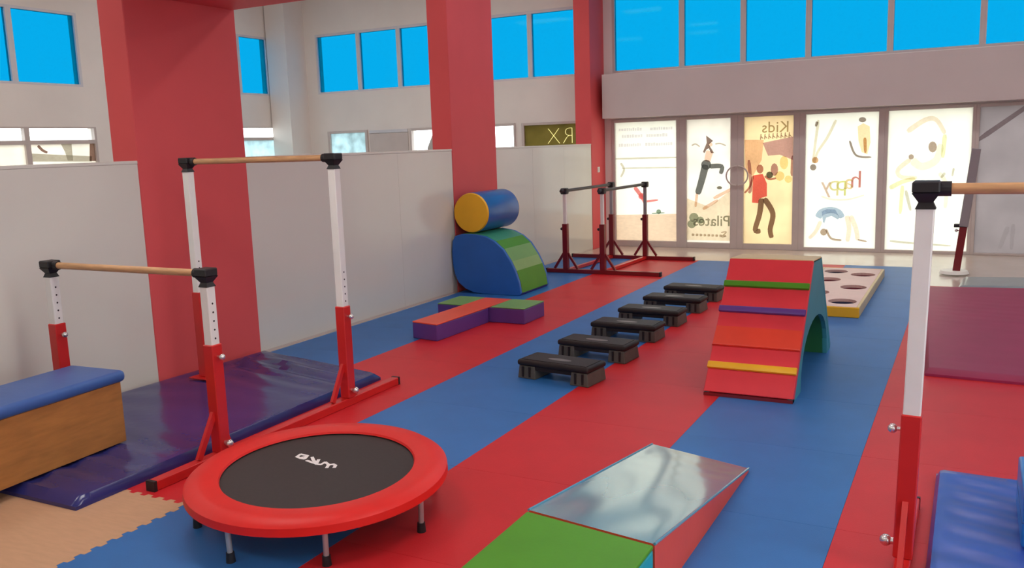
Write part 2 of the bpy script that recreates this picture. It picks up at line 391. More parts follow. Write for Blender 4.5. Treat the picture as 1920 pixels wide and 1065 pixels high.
def text_print(body, cx, cz, y, size, m, parent, flip=True, bold=0.0, name='lettering'):
    cu = bpy.data.curves.new('t', 'FONT'); cu.body = body; cu.size = size; cu.align_x = 'CENTER'; cu.align_y = 'CENTER'; cu.offset = bold; cu.resolution_u = 3
    t = bpy.data.objects.new('t', cu); C.objects.link(t)
    dg = bpy.context.evaluated_depsgraph_get(); dg.update()
    me = bpy.data.meshes.new_from_object(t.evaluated_get(dg)); bpy.data.objects.remove(t)
    org = Vector(parent['_org'])
    for v in me.vertices:
        x, zz = v.co.x, v.co.y
        v.co = Vector((cx + (-x if flip else x), y, cz + zz)) - org
    me.materials.clear(); me.materials.append(m)
    o = bpy.data.objects.new(name, me); C.objects.link(o); o.parent = parent; o['_org'] = tuple(org); return o

def glazed_bay(kind, a, b, z0, z1, label, paper, fw_=0.07, fm='alu', bot=0.07, y=YW):
    if kind == 'door':
        n = sum(1 for o in bpy.data.objects if o.name.startswith('door_')) + 1
        r = struct(empty('door_%d' % n, ((a+b)/2, y, z0)), label)
    else: r = win_root(((a+b)/2, y, z0), label)
    MB().box((a, y-0.03, z0), (a+fw_, y+0.05, z1), 0.004, 1).box((b-fw_, y-0.03, z0), (b, y+0.05, z1), 0.004, 1)\
        .box((a+fw_, y-0.03, z0), (b-fw_, y+0.05, z0+bot), 0.004, 1).box((a+fw_, y-0.03, z1-0.045), (b-fw_, y+0.05, z1), 0.004, 1).build('frame', fm, r)
    MB().box((a+fw_, y+0.012, z0+bot), (b-fw_, y+0.018, z1-0.045)).build('pane', 'glass_clear', r)
    p = None
    if paper: p = MB().box((a+fw_, y+0.006, z0+bot), (b-fw_, y+0.010, z1-0.045)).build('poster', paper, r)
    return r, p
Z0 = -0.018; Z1 = 2.10
# first bay: pale lines of writing, a gymnast, beige ground
r, p = glazed_bay('window', -5.42, -4.25, Z0, Z1, 'white backlit window poster with pale lines of writing beside the red column', 'poster_white', 0.055, bot=0.10)
q = pr()
for yy, segs in ((240, ((180, 560), (700, 1070))), (352, ((230, 570), (640, 990))), (500, ((180, 545), (620, 1070)))):
    for a, b in segs:
        x = a
        while x < b:
            w = random.uniform(22, 46); hgt = random.uniform(36, 62)
            q.shape([(1140+u/8.87, 215+v/8.87-(u-600)*0.004) for u, v in ((x, yy-hgt/2), (min(x+w, b), yy-hgt/2), (min(x+w, b), yy+22), (x, yy+22))]); x += w+9
q.done('writing', (226, 221, 228), p)
pr().line([(1152, 298), (1268, 295)], 3.2).line([(1166, 315.5), (1268, 314)], 2.4).line([(1164, 306), (1170, 318), (1164, 332)], 4).done('line_work', (206, 200, 186), p)
pr().shape([(1152, 403), (1272, 401), (1272, 452), (1152, 450)]).done('ground_print', (235, 205, 185), p)
pr().line([(1190, 351), (1204, 370), (1211, 384)], 7).line([(1208, 378), (1234, 375)], 4).disc((1203, 368), 6).done('gymnast_print', (224, 120, 122), p)
pr().disc((1235, 397), 4.5).line([(1222, 400), (1246, 399)], 2).done('shrub_print', (120, 140, 120), p)
# the two doors
r, p = glazed_bay('door', -4.25, -3.3075, Z0, Z1, 'glass door with backlit poster of a stretching figure in grey leggings', 'poster_pale', 0.115, bot=0.09)
pr().shape([(1288, 372), (1330, 388), (1376, 352), (1374, 452), (1287, 450)]).done('background_print', (240, 224, 200), p)
pr().line([(1297, 273), (1304, 270), (1312, 275)], 2.6).line([(1341, 270), (1350, 269), (1361, 273)], 2.6).done('arms_print', (190, 180, 165), p)
pr().shape([(1324, 254), (1337, 264), (1329, 271), (1339, 287), (1333, 287), (1329, 278), (1325, 280), (1321, 287), (1318, 285), (1325, 268)]).done('upper_body_print', (120, 98, 92), p)
pr().disc((1324, 309), 9.5).line([(1323, 309), (1316, 337), (1308, 364)], 13).line([(1330, 312), (1353, 312), (1351, 326)], 8.5).done('leggings_print', (96, 98, 98), p)
pr().line([(1307, 362), (1304, 388)], 5).line([(1318, 392), (1346, 375)], 6).line([(1338, 372), (1376, 352)], 6).done('limb_print', (236, 200, 176), p)
pr().line([(1331, 283), (1328, 294), (1326, 303)], 13).disc((1332, 271), 4).done('midriff_print', (240, 206, 186), p)
pr().disc((1349, 352), 5, sy=0.6).done('head_print', (110, 105, 90), p)
pr().disc((1301, 408), 9).disc((1297, 420), 8).disc((1313, 413), 7).done('leaf_print', (150, 165, 150), p)
k = on_y(1334, 415, YW-0.009); text_print('Pilates', k[0], k[2], k[1], 0.24, ink(138, 142, 126), p, bold=0.002)
q = pr()
for i in range(9): q.line([(1297+i*7.4, 440+i*0.3), (1302+i*7.4, 440+i*0.3)], 4.5)
q.line([(1352, 436), (1362, 435), (1353, 444), (1362, 443)], 2).done('small_writing', (190, 176, 158), p)
r2, p = glazed_bay('door', -3.3075, -2.3675, Z0, Z1, 'glass door with backlit poster of a dancer in a red top', 'poster_cream', 0.095, bot=0.09)
pr().shape([(1430, 268), (1487, 256), (1487, 300), (1462, 290), (1440, 292)]).done('lights_print', (190, 160, 186), p)
pr().shape([(1396, 262), (1432, 262), (1428, 300), (1412, 330), (1398, 320)]).done('glow_print', (238, 205, 190), p)
pr().line([(1404, 300), (1408, 350), (1404, 362)], 6).line([(1487, 292), (1485, 330)], 7).disc((1452, 318), 7, sy=1.7).done('crowd_print', (176, 140, 150), p)
pr().disc((1470, 305), 8, sy=1.6).disc((1462, 330), 9).disc((1478, 336), 7).done('spot_print', (245, 226, 180), p)
pr().shape([(1412, 329), (1430, 326), (1438, 344), (1438, 368), (1424, 372), (1422, 381), (1410, 380)]).done('red_top_print', (216, 92, 96), p)
pr().disc((1425, 317), 6.5, sy=1.3).line([(1412, 330), (1406, 350), (1396, 362)], 4).line([(1434, 330), (1443, 336), (1455, 334)], 4).done('skin_print', (176, 120, 116), p)
pr().disc((1443, 328), 6.5).done('ball_print', (84, 88, 84), p)
pr().line([(1428, 372), (1424, 402), (1416, 431), (1426, 433)], 10).line([(1433, 372), (1449, 400), (1444, 430), (1447, 446)], 10).done('trousers_print', (120, 96, 88), p)
k = on_y(1454, 239, YW-0.009); text_print('Kids', k[0], k[2], k[1], 0.24, ink(165, 150, 120), p)
q = pr()
for i in range(8): q.line([(1426+i*7.6, 262-i*0.5), (1427+i*7.6, 251-i*0.5)], 2.2).line([(1427+i*7.6, 256-i*0.5), (1431+i*7.6, 260-i*0.5)], 2)
q.done('small_writing', (168, 148, 140), p)
for rr, sgn in ((r, -1), (r2, 1)):       # ring-shaped pull handles, half on each leaf
    mb = MB(); n = 10; cx, cz = -3.305 + sgn*0.02, 1.15
    pts = [(cx + sgn*0.15*math.sin(PI*i/n), YW-0.075, cz + 0.15*math.cos(PI*i/n)) for i in range(n+1)]
    for a, b in zip(pts, pts[1:]): mb.cyl(a, b, 0.012, 8)
    for a in (pts[0], pts[-1]): mb.cyl(a, (a[0], YW-0.03, a[2]), 0.012, 8)
    mb.build('pull_handle', 'alu', rr, True)
# fourth bay
r, p = glazed_bay('window', -2.3675, -1.1725, Z0, Z1, 'white backlit window poster with an arched word and a figure bending backwards', 'poster_white', 0.085, bot=0.055)
def s4(*L): return [(1500+u/3.3286, 180+v/3.3286) for u, v in L]
pr().line(s4((115, 150), (95, 300), (80, 420)), 5).line(s4((225, 150), (170, 260), (110, 350), (90, 420)), 5).done('legs_print', (222, 214, 196), p)
pr().disc(s4((82, 445))[0], 6).line(s4((108, 160), (98, 190)), 5).disc(s4((390, 148))[0], 7, sy=0.7).line(s4((310, 280), (350, 370), (445, 382)), 4).done('dark_print', (140, 124, 116), p)
pr().shape(s4((360, 190), (395, 170), (435, 190), (440, 290), (420, 365), (385, 350), (365, 280))).done('body_print', (246, 220, 180), p)
pr().line(s4((405, 260), (408, 355)), 6).disc(s4((95, 400))[0], 6).done('shade_print', (206, 160, 120), p)
for ch, px, py, c, sz in (('h', 1605, 338, (190, 112, 108), 0.36), ('a', 1591, 342, (214, 190, 140), 0.33), ('p', 1578, 345, (204, 204, 128), 0.33), ('p', 1564, 345, (212, 202, 146), 0.33), ('y', 1549, 348, (204, 176, 160), 0.34)):
    k = on_y(px, py, YW-0.009); text_print(ch, k[0], k[2], k[1], sz, ink(*c), p, name='letter')
pr().line([(1540, 368), (1560, 374), (1590, 374), (1620, 366)], 3).done('underline_print', (240, 226, 214), p)
def s5(*L): return [(1500+u/5.92, 300+v/5.92) for u, v in L]
pr().line(s5((200, 640), (240, 580), (340, 555), (430, 580), (470, 640)), 12).shape(s5((240, 570), (300, 545), (390, 550), (440, 640), (420, 660), (350, 620), (290, 640), (270, 700), (255, 690))).done('blue_top_print', (164, 182, 208), p)
pr().line(s5((520, 620), (545, 760), (525, 905)), 9).line(s5((560, 620), (620, 760), (640, 890)), 9).line(s5((230, 680), (170, 800), (100, 870)), 7).done('skin_print', (246, 222, 208), p)
pr().disc(s5((262, 800))[0], 6.5).line(s5((290, 770), (345, 870), (460, 890)), 4).line(s5((640, 885), (740, 905)), 3).done('hair_print', (170, 146, 128), p)
# fifth bay
r, p = glazed_bay('window', -1.1725, 0.0025, Z0, Z1, 'white backlit window poster with pale twisting figures behind the bar post', 'poster_white', 0.045, bot=0.045)
pr().line(s4((670, 222), (780, 150), (850, 148), (905, 235)), 9).line(s4((690, 395), (612, 460), (632, 505), (730, 510)), 8).done('skin_print', (244, 226, 210), p)
pr().line(s4((700, 400), (760, 440), (850, 400), (880, 300)), 14).line(s4((870, 480), (915, 560), (905, 700)), 8).done('pale_body_print', (248, 238, 224), p)
pr().line(s4((905, 240), (890, 385)), 8).line(s4((560, 575), (640, 535), (720, 515)), 8).line(s4((640, 560), (625, 735)), 7).done('lime_print', (232, 232, 190), p)
pr().disc(s4((828, 318))[0], 8, sy=1.3).disc(s4((694, 380))[0], 5).done('head_print', (168, 146, 132), p)
pr().line(s4((660, 590), (690, 715)), 6).line(s4((560, 905), (720, 920), (940, 935)), 3.5).line(s4((905, 480), (880, 510)), 5).line(s4((960, 450), (950, 500)), 4).done('shade_print', (206, 202, 188), p)
# sixth bay, frosted
r, p = glazed_bay('window', 0.0025, 1.1025, Z0, Z1, 'dim frosted window bay with a slanting dark stripe', 'poster_frost', 0.045, bot=0.03)
pr().line([(1832, 264), (1950, 183)], 9).done('stripe_print', (178, 164, 166), p)
pr().line([(1890, 425), (1874, 466)], 9).line([(1900, 420), (1896, 468)], 8).done('pale_print', (250, 250, 250), p)
for a, b in ((1.1025, 2.15), (2.15, 3.2), (3.2, 4.3)):
    glazed_bay('window', a, b, Z0, Z1, 'frosted window bay towards the right corner', 'poster_frost', 0.045, bot=0.03)
# lower windows of the part beyond the partition
r, p = glazed_bay('window', -11.47, -10.49, 0.1, 2.13, 'window with bluish picture poster beyond the partition', 'poster_bluish', 0.06, 'alu')
r, p = glazed_bay('window', -9.50, -8.55, 0.1, 2.12, 'clear window with a grey curtain beside the second red column', None, 0.04)
MB().prism([(-9.12, 0.2), (-8.58, 0.2), (-8.58, 1.98), (-8.98, 1.98), (-9.10, 1.75)], 'y', YW-0.045, YW-0.034).build('curtain', 'curtain', r)
r, p = glazed_bay('window', -7.95, -7.25, 0.1, 2.13, 'clear bright window between the second and third red columns', None, 0.03)
r, p = glazed_bay('window', -7.12, -5.6, 0.1, 2.12, 'window with dark olive banner and cream letters beyond the partition', 'poster_banner', 0.05)
cu = bpy.data.curves.new('banner', 'FONT'); cu.body = 'TRX'; cu.size = 0.42; cu.align_x = 'CENTER'; cu.offset = 0.014; cu.resolution_u = 4
t = bpy.data.objects.new('banner', cu); C.objects.link(t); bpy.context.view_layer.objects.active = t; t.select_set(True)
bpy.ops.object.convert(target='CURVE'); t = bpy.context.view_layer.objects.active
pts = [q_.co if sp.type == 'BEZIER' else q_.co for sp in t.data.splines for q_ in (sp.bezier_points if sp.type == 'BEZIER' else sp.points)]
tx0, tx1 = min(c.x for c in pts), max(c.x for c in pts); tz0, tz1 = min(c.y for c in pts), max(c.y for c in pts)
CX, CZ = -6.655+(tx1-tx0)/2, 1.735                       # mirrored: the word is read from the street
bl, br, bb, bt = -7.06, -5.66, 0.18, 2.065  # banner edges in the room
sp = t.data.splines.new('POLY'); sp.points.add(3)
for k_, (u, v) in enumerate(((bl, bb), (br, bb), (br, bt), (bl, bt))): sp.points[k_].co = (-(u-CX)+(tx0+tx1)/2, v-CZ+tz0, 0, 1)
sp.use_cyclic_u = True; t.data.dimensions = '2D'; t.data.fill_mode = 'BOTH'; t.data.extrude = 0; t.data.bevel_depth = 0
dg = bpy.context.evaluated_depsgraph_get(); dg.update()
me = bpy.data.meshes.new_from_object(t.evaluated_get(dg)); bpy.data.objects.remove(t)
for v in me.vertices: v.co = Vector((CX-(v.co.x-(tx0+tx1)/2), YW+0.002, CZ+v.co.y-tz0)) - Vector(p['_org'])
me.materials.clear(); me.materials.append(ink(84, 74, 48))
o = bpy.data.objects.new('banner_print', me); C.objects.link(o); o.parent = p; o['_org'] = p['_org']
struct(MB().box((-10.44, YW-0.03, 2.06), (-9.55, YW, 2.115)).build('trim_4', 'alu_white'), 'pale strip over the grey wall panel beyond the partition')
struct(MB().box((-10.44, YW-0.02, 0.0), (-9.55, YW, 2.05)).build('wall_panel', 'alu'), 'grey wall panel beyond the partition')
def left_bay(a, b, n, z0, z1, posters):
    for i in range(n):
        u, v = a+(b-a)*i/n, a+(b-a)*(i+1)/n; x = XL-0.02
        r = win_root((x, (u+v)/2, z0), posters[i % len(posters)][1])
        MB().box((x-0.05, u, z0), (x+0.03, u+0.04, z1)).box((x-0.05, v-0.04, z0), (x+0.03, v, z1)).box((x-0.05, u+0.04, z0), (x+0.03, v-0.04, z0+0.05))\
            .box((x-0.05, u+0.04, z1-0.02), (x+0.03, v-0.04, z1)).box((x-0.05, u+0.04, z1-0.26), (x+0.03, v-0.04, z1-0.20)).build('frame', 'alu', r)
        MB().box((x-0.02, u+0.04, z1-0.20), (x-0.014, v-0.04, z1-0.02)).build('transom_pane', 'glass_clear', r)
        MB().box((x-0.02, u+0.04, z0+0.05), (x-0.014, v-0.04, z1-0.26)).build('pane', 'glass_clear', r)
        pm_ = MB().box((x-0.012, u+0.04, z0+0.05), (x-0.009, v-0.04, z1-0.26)).build('poster', posters[i % len(posters)][0], r)
    return pm_, r
cl = 'lower window with clear transom and cream picture poster in the far left wall'
pm_, r = left_bay(3.6, 9.46, 5, 0.9, 2.25, [('poster_cream', cl), ('poster_pale', cl), ('poster_cream', cl), ('poster_pale', cl), ('poster_pale', cl)])
q = Print('x', XL-0.024); q.line([(71, 273), (80, 282), (89, 286)], 5).shape([(168, 266), (177, 266), (180, 302), (168, 302)]).done('picture_print', (120, 88, 78), pm_)
q = Print('x', XL-0.025); q.shape([(113, 268), (134, 268), (137, 301), (127, 301), (122, 285)]).shape([(60, 288), (172, 293), (172, 303), (60, 303)]).done('shade_print', (176, 170, 158), pm_)
left_bay(11.0, 13.72, 2, 0.9, 2.26, [('poster_bluish', 'lower window with clear transom and bluish poster near the white corner pillar')])

# ceiling lamps out of view, added to light the room
LN = 0
def lamp(x, y, z, sx, sy, label, group):
    root = thing('added_ceiling_light', (x, y, z-0.06), label, 'added ceiling light', group)
    MB().box((x-sx/2, y-sy/2, z-0.06), (x+sx/2, y+sy/2, z)).build('housing', 'alu_white', root)
    MB().box((x-sx/2+0.03, y-sy/2+0.03, z-0.066), (x+sx/2-0.03, y+sy/2-0.03, z-0.0605)).build('diffuser', 'added_lamp_glow', root)
for x in (-3.8, -1.2, 1.4, 3.6):
    for y in (0.2, 3.4): lamp(x, y, 3.05, 1.2, 0.6, 'added flat panel lamp on the lowered ceiling', 'added lamps on the lowered ceiling')
for x in (-3.6, -0.6, 2.4):
    for y in (8.2, 11.2): lamp(x, y, ZC, 1.5, 0.6, 'added flat panel lamp on the high ceiling of the hall', 'added lamps on the high ceiling')
for x in (-10.2, -7.2):
    for y in (1.0, 3.0, 6.6, 11.0): lamp(x, y, ZC, 1.5, 0.6, 'added flat panel lamp on the ceiling beyond the partition', 'added lamps beyond the partition')

k = on_x(1122, 318, XP+0.008)
sw = thing('wall_switch', (XP+0.008, k[1], k[2]-0.045), 'small white switch on the red column by the parallel bars', 'switch')
MB().box((XP+0.0085, k[1]-0.045, k[2]-0.045), (XP+0.018, k[1]+0.045, k[2]+0.045), 0.003, 1).build('plate', 'steel_white', sw)
MB().box((XP+0.018, k[1]-0.022, k[2]-0.03), (XP+0.024, k[1]+0.022, k[2]+0.03), 0.002, 1).build('rocker', 'steel_white', sw)

# ================================================================== APPARATUS
def post(root, x, y, top, sleeve_top, base_z, lean=0.0, s1=0.076, s2=0.060, sleeve='steel_red', inner='steel_white', side=1, brace=True, holes=True, low_knob=True, bar_dir=-1, cap=True):
    """telescopic upright on a base rail: red sleeve, white inner post, knobs, foot brace, black clamp"""
    def xa(z): return x + lean*z/top
    def square(z0, z1, s, bev=0.005): return MB().bar((xa(z0), y, z0), (xa(z1), y, z1), s, s, (0, 1, 0), bev)
    ctop = top-0.10
    sl = square(base_z, sleeve_top, s1).build('sleeve', sleeve, root)
    inn = square(sleeve_top-0.02, ctop, s2, 0.004).build('inner_post', inner, root)
    if holes:
        for i in range(5):
            z = sleeve_top+0.035+i*0.05
            if z < ctop-0.03: MB().cyl((xa(z)+side*s2/2*0.98, y, z), (xa(z)+side*(s2/2+0.0008), y, z), 0.006, 8).build('peg_hole', 'black_plastic', inn)
    z = sleeve_top-0.07
    MB().cyl((xa(z)+side*s1/2, y, z), (xa(z)+side*(s1/2+0.022), y, z), 0.008, 10).ball((xa(z)+side*(s1/2+0.03), y, z), 0.019, 12).build('knob', 'chrome', root, True)
    if low_knob:
        z = base_z+0.055
        MB().cyl((xa(z)+side*s1/2, y, z), (xa(z)+side*(s1/2+0.02), y, z), 0.014, 10).ball((xa(z)+side*(s1/2+0.03), y, z), 0.024, 12).build('knob', 'chrome', root, True)
    if brace:
        MB().bar((xa(0), y-0.17, base_z+0.004), (xa(0.24), y-s1/2+0.005, base_z+0.24), 0.034, 0.022, (1, 0, 0)).build('brace', sleeve, root)
        MB().prism([(y+s1/2, base_z), (y+s1/2+0.05, base_z), (y+s1/2, base_z+0.13)], 'x', x-0.012, x+0.012).build('gusset', sleeve, root)
    if cap:
        mb = MB(); zt = ctop
        a = s2/2+0.004
        mb.hull([(xa(zt)-a, y-a, zt-0.005), (xa(zt)+a, y-a, zt-0.005), (xa(zt)+a, y+a, zt-0.005), (xa(zt)-a, y+a, zt-0.005)],
                [(xa(zt)-a*.7, y-a*.7, zt+0.02), (xa(zt)+a*.7, y-a*.7, zt+0.02), (xa(zt)+a*.7, y+a*.7, zt+0.02), (xa(zt)-a*.7, y+a*.7, zt+0.02)])
        c = s2/2+0.016
        mb.hull([(xa(zt)-a*.7, y-a*.7, zt+0.02), (xa(zt)+a*.7, y-a*.7, zt+0.02), (xa(zt)+a*.7, y+a*.7, zt+0.02), (xa(zt)-a*.7, y+a*.7, zt+0.02)],
                [(xa(zt)-c, y-c, zt+0.055), (xa(zt)+c, y-c, zt+0.055), (xa(zt)+c, y+c, zt+0.055), (xa(zt)-c, y+c, zt+0.055)])
        mb.box((xa(zt)-c, y-c, zt+0.055), (xa(zt)+c, y+c, zt+0.10), 0.006, 1)
        mb.cyl((xa(zt), y, zt+0.07), (xa(zt)+bar_dir*0.085, y, zt+0.07), 0.028, 14)
        mb.build('clamp', 'black_plastic', root)
    return xa(top), ctop+0.07
def rail(root, x, y0, y1, m='steel_red', w=0.06, h=0.055):
    rl = MB().box((x-w/2, y0, 0.0), (x+w/2, y1, h), 0.004, 1).build('base_rail', m, root)
    for y in (y0-0.006, y1-0.014): MB().box((x-w/2-0.002, y, 0.0), (x+w/2+0.002, y+0.02, h+0.002)).build('end_cap', 'black_plastic', rl)

ub = thing('uneven_bars', (-4.46, 4.1, 0), 'red and white uneven bars with two wooden rails straddling the navy mat', 'gym bars')
XA, XB, YLOW, YHIGH = -3.785, -5.15, 3.48, 4.65
rail(ub, XA, 2.98, 5.22)
for y, top, slv in ((YLOW, 1.125, 0.69), (YHIGH, 1.735, 0.70)):
    post(ub, XA, y, top, slv, 0.055, bar_dir=-1); MB().box((XB-0.09, y-0.09, 0.071), (XB+0.09, y+0.09, 0.079), 0.002, 1).build('foot_plate', 'steel_red', ub); post(ub, XB, y, top, slv+0.03, 0.079, side=1, bar_dir=1, brace=False, low_knob=False)
    MB().cyl((XA, y, top-0.03), (XB, y, top-0.03), 0.021, 16).build('wooden_bar', 'wood_bar', ub, True)

hb = thing('horizontal_bar', (0.5, 3.65, 0), 'red and white horizontal bar with one wooden rail beside the royal blue mat', 'gym bars')
rail(hb, -0.185, 2.9, 4.3); rail(hb, 1.25, 2.9, 4.3)
post(hb, -0.187, 3.65, 1.565, 0.655, 0.055, lean=0.035, side=-1, bar_dir=1, s1=0.074, s2=0.064, holes=False)
post(hb, 1.25, 3.65, 1.565, 0.655, 0.055, side=1, bar_dir=-1, s1=0.074, s2=0.064)
MB().cyl((-0.152, 3.65, 1.535), (1.25, 3.65, 1.535), 0.021, 16).build('wooden_bar', 'wood_bar', hb, True)

# leaning post in front of the frosted window
lp = thing('bar_post', (-0.14, 12.0, -0.018), 'white telescopic post, shade put into its colour, with dark red sleeve leaning by the frosted window', 'post')
post(lp, -0.14, 12.0, 1.62, 0.60, 0.03, lean=0.17, side=-1, sleeve='steel_maroon', inner='steel_white_shaded', brace=False, holes=False, low_knob=False, cap=False, s1=0.085, s2=0.10)
MB().box((-0.185, 11.955, 0.57), (-0.035, 12.045, 0.61), 0.005, 1).build('collar', 'black_plastic', lp)
MB().cyl((-0.16, 12.0, 0.0), (-0.16, 12.0, 0.035), 0.17, 28, 0.15).build('base_plate', 'steel_white', lp)

# parallel bars
pb = thing('parallel_bars', (-4.6, 11.6, 0), 'red parallel bars with black rails in front of the window posters', 'gym bars')
YF, YR = 10.78, 12.32
for y, x0, x1, px_ in ((YF, -5.16, -3.53, (-4.87, -4.33)), (YR, -5.45, -3.53, (-4.80, -4.27))):
    rl = MB().box((x0, y-0.03, 0.0), (x1, y+0.03, 0.055), 0.004, 1).build('base_rail', 'steel_maroon', pb)
    for u in (x0-0.006, x1-0.014): MB().box((u, y-0.032, 0), (u+0.02, y+0.032, 0.057)).build('end_cap', 'black_plastic', rl)
    for x in px_:
        MB().bar((x, y, 0.055), (x, y, 0.67), 0.07, 0.07, (0, 1, 0), 0.004).build('sleeve', 'steel_maroon', pb)
        MB().bar((x, y, 0.66), (x, y, 1.08), 0.042, 0.042, (0, 1, 0), 0.003).build('inner_post', 'steel_white_shaded' if y == YR else 'steel_white', pb)
        MB().box((x-0.045, y-0.045, 1.07), (x+0.045, y+0.045, 1.15), 0.01, 1).build('clamp', 'black_plastic', pb)
        MB().ball((x-0.055, y, 0.6), 0.02, 10).cyl((x-0.035, y, 0.6), (x-0.055, y, 0.6), 0.008, 8).build('knob', 'black_plastic', pb, True)
        for s in (-1, 1): MB().bar((x+s*0.17, y, 0.058), (x+s*0.03, y, 0.27), 0.03, 0.03, (0, 1, 0)).build('brace', 'steel_maroon', pb)
for xf, xr in ((-4.87, -4.80), (-4.33, -4.27)):
    MB().cyl((xf, YF-0.12, 1.115), (xr, YR+0.05, 1.115), 0.021, 12).build('rail', 'rail_black', pb, True)
    MB().bar((xf, YF+0.03, 0.03), (xr, YR-0.03, 0.03), 0.05, 0.04, (0, 0, 1)).build('spacer', 'steel_red', pb)

# vault box
vb = thing('vault_box', (-4.63, 2.6, 0.03), 'plywood vaulting box with padded blue top standing on the navy mat', 'vault box')
a = math.radians(-4)
VM = Matrix.Translation((-4.44, 3.36, 0)) @ Matrix.Rotation(a*-1, 4, 'Z')
def vbx(lo, hi, bev=0.0, seg=2): return MB().box(lo, hi, bev, seg, VM)
vbx((-0.024, -1.7, 0.070), (0.0, 0.0, 0.435), 0.003, 1).build('side_board', 'wood_ply', vb)
vbx((-0.40, -1.7, 0.070), (-0.376, 0.0, 0.435), 0.003, 1).build('side_board', 'wood_ply', vb)
vbx((-0.376, -0.024, 0.070), (-0.024, 0.0, 0.435), 0.003, 1).build('end_board', 'wood_ply', vb)
vbx((-0.376, -1.7, 0.070), (-0.024, -1.676, 0.435), 0.003, 1).build('end_board', 'wood_ply', vb)
vbx((-0.43, -1.73, 0.435), (0.022, 0.03, 0.505), 0.030, 4).build('padded_top', 'vinyl_blue', vb, True)

# soft mats with wrinkled covers
def soft_mat(name, outline, z0, th, m, label, cat, nu=70, nv=50, amp=0.006, seed=0, foldy=None):
    """outline: four corners (near-left, near-right, far-right, far-left); covered pad with wrinkles and rounded rim"""
    A, B, D, E_ = [Vector((*p, 0)) for p in outline]
    bm = bmesh.new(); rnd = random.Random(seed); ph = [rnd.uniform(0, 6.28) for _ in range(8)]
    grid = []
    for j in range(nv+1):
        row = []
        for i in range(nu+1):
            u, v = i/nu, j/nv
            p = (A*(1-u)+B*u)*(1-v) + (E_*(1-u)+D*u)*v
            e = min(u, 1-u)*(B-A).length; g = min(v, 1-v)*(E_-A).length; rim = min(e, g)
            z = z0 + th*math.sqrt(max(0, 1-max(0, 1-rim/0.03)**2)) if rim < 0.03 else z0+th
            if rim > 0.03:
                w = math.sin(p.x*9+p.y*31+ph[0]+1.3*math.sin(p.x*3.1+ph[1])) * (0.5+0.5*math.sin(p.y*2.1+ph[2])) + 0.5*math.sin(p.x*4-p.y*17+ph[3])*(0.5+0.5*math.sin(p.x*2.6+ph[4]))
                if foldy: w *= 1 + 2.2*max(0, 1-abs(p.y-foldy)/0.6)
                z += amp*w*min(1, (rim-0.03)/0.1)
            row.append(bm.verts.new((p.x, p.y, z)))
        grid.append(row)
    for j in range(nv):
        for i in range(nu): bm.faces.new((grid[j][i], grid[j][i+1], grid[j+1][i+1], grid[j+1][i]))
    ring = [grid[0][i] for i in range(nu)] + [grid[j][nu] for j in range(nv)] + [grid[nv][i] for i in range(nu, 0, -1)] + [grid[j][0] for j in range(nv, 0, -1)]
    low = [bm.verts.new((v.co.x, v.co.y, z0)) for v in ring]; n = len(ring)
    for v in ring: v.co.z = z0 + 0.35*th
    for i in range(n): bm.faces.new((ring[i], low[i], low[(i+1) % n], ring[(i+1) % n]))
    bm.faces.new(low)
    mb = MB(); mb.bm.free(); mb.bm = bm
    o = mb.build(name, m, None, True)
    if label: tag(o, label, cat)
    return o
soft_mat('gym_mat', [(-5.52, 2.62), (-3.93, 2.64), (-3.965, 5.27), (-5.40, 5.58)], 0.0, 0.06, 'vinyl_navy', 'glossy wrinkled navy gym mat under the uneven bars', 'gym mat', amp=0.009, seed=3, foldy=5.0)
soft_mat('gym_mat', [(-0.10, 2.3), (1.15, 2.3), (1.15, 4.70), (-0.10, 4.74)], 0.0, 0.065, 'vinyl_royal', 'royal blue wrinkled gym mat beside the horizontal bar post', 'gym mat', amp=0.007, seed=5)
soft_mat('gym_mat', [(-0.25, 6.80), (1.15, 6.72), (1.15, 10.85), (-0.43, 10.6)], 0.0, 0.05, 'vinyl_maroon', 'large maroon gym mat on the red floor strip', 'gym mat', 50, 90, amp=0.0007, seed=9)
soft_mat('gym_mat', [(-0.10, 10.74), (1.15, 10.93), (1.15, 11.7), (-0.05, 11.5)], 0.0, 0.04, 'vinyl_grey', 'narrow grey gym mat beyond the maroon mat', 'gym mat', 40, 20, amp=0.001, seed=11)
fb = thing('foam_block', (0.5, 3.95, 0.065), 'bright blue foam block lying on the royal blue mat', 'foam block')
MB().box((0.235, 3.86, 0.076), (0.80, 4.35, 0.30), 0.012, 3).build('cover', 'vinyl_sky', fb, True)
MB().box((0.2335, 3.858, 0.18), (0.8015, 4.352, 0.186)).build('seam', 'vinyl_blue', fb)

# trampoline
TX, TY, TR, TZ = -2.765, 3.137, 0.625, 0.232
tr = thing('mini_trampoline', (TX, TY, 0), 'round mini trampoline with black bed and red padded rim', 'trampoline')
def tlt(x, y): return 0.034*((x-TX)*-0.469 + (y-TY)*0.883)
def torus_like(profile, n=72):
    bm = bmesh.new(); rings = []
    for i in range(n):
        t = 2*PI*i/n; rings.append([bm.verts.new((TX+r*math.cos(t), TY+r*math.sin(t), z+tlt(TX+r*math.cos(t), TY+r*math.sin(t)))) for r, z in profile])
    k = len(profile)
    for i in range(n):
        for j in range(k): bm.faces.new((rings[i][j], rings[(i+1) % n][j], rings[(i+1) % n][(j+1) % k], rings[i][(j+1) % k]))
    mb = MB(); mb.bm.free(); mb.bm = bm; return mb
torus_like([(0.462, TZ-0.006), (0.468, TZ+0.004), (0.53, TZ+0.010), (0.60, TZ+0.004), (TR, TZ-0.014), (TR+0.003, TZ-0.05), (TR-0.006, TZ-0.05), (TR-0.02, TZ-0.022), (0.60, TZ-0.008)]).build('rim_pad', 'tramp_red', tr, True)
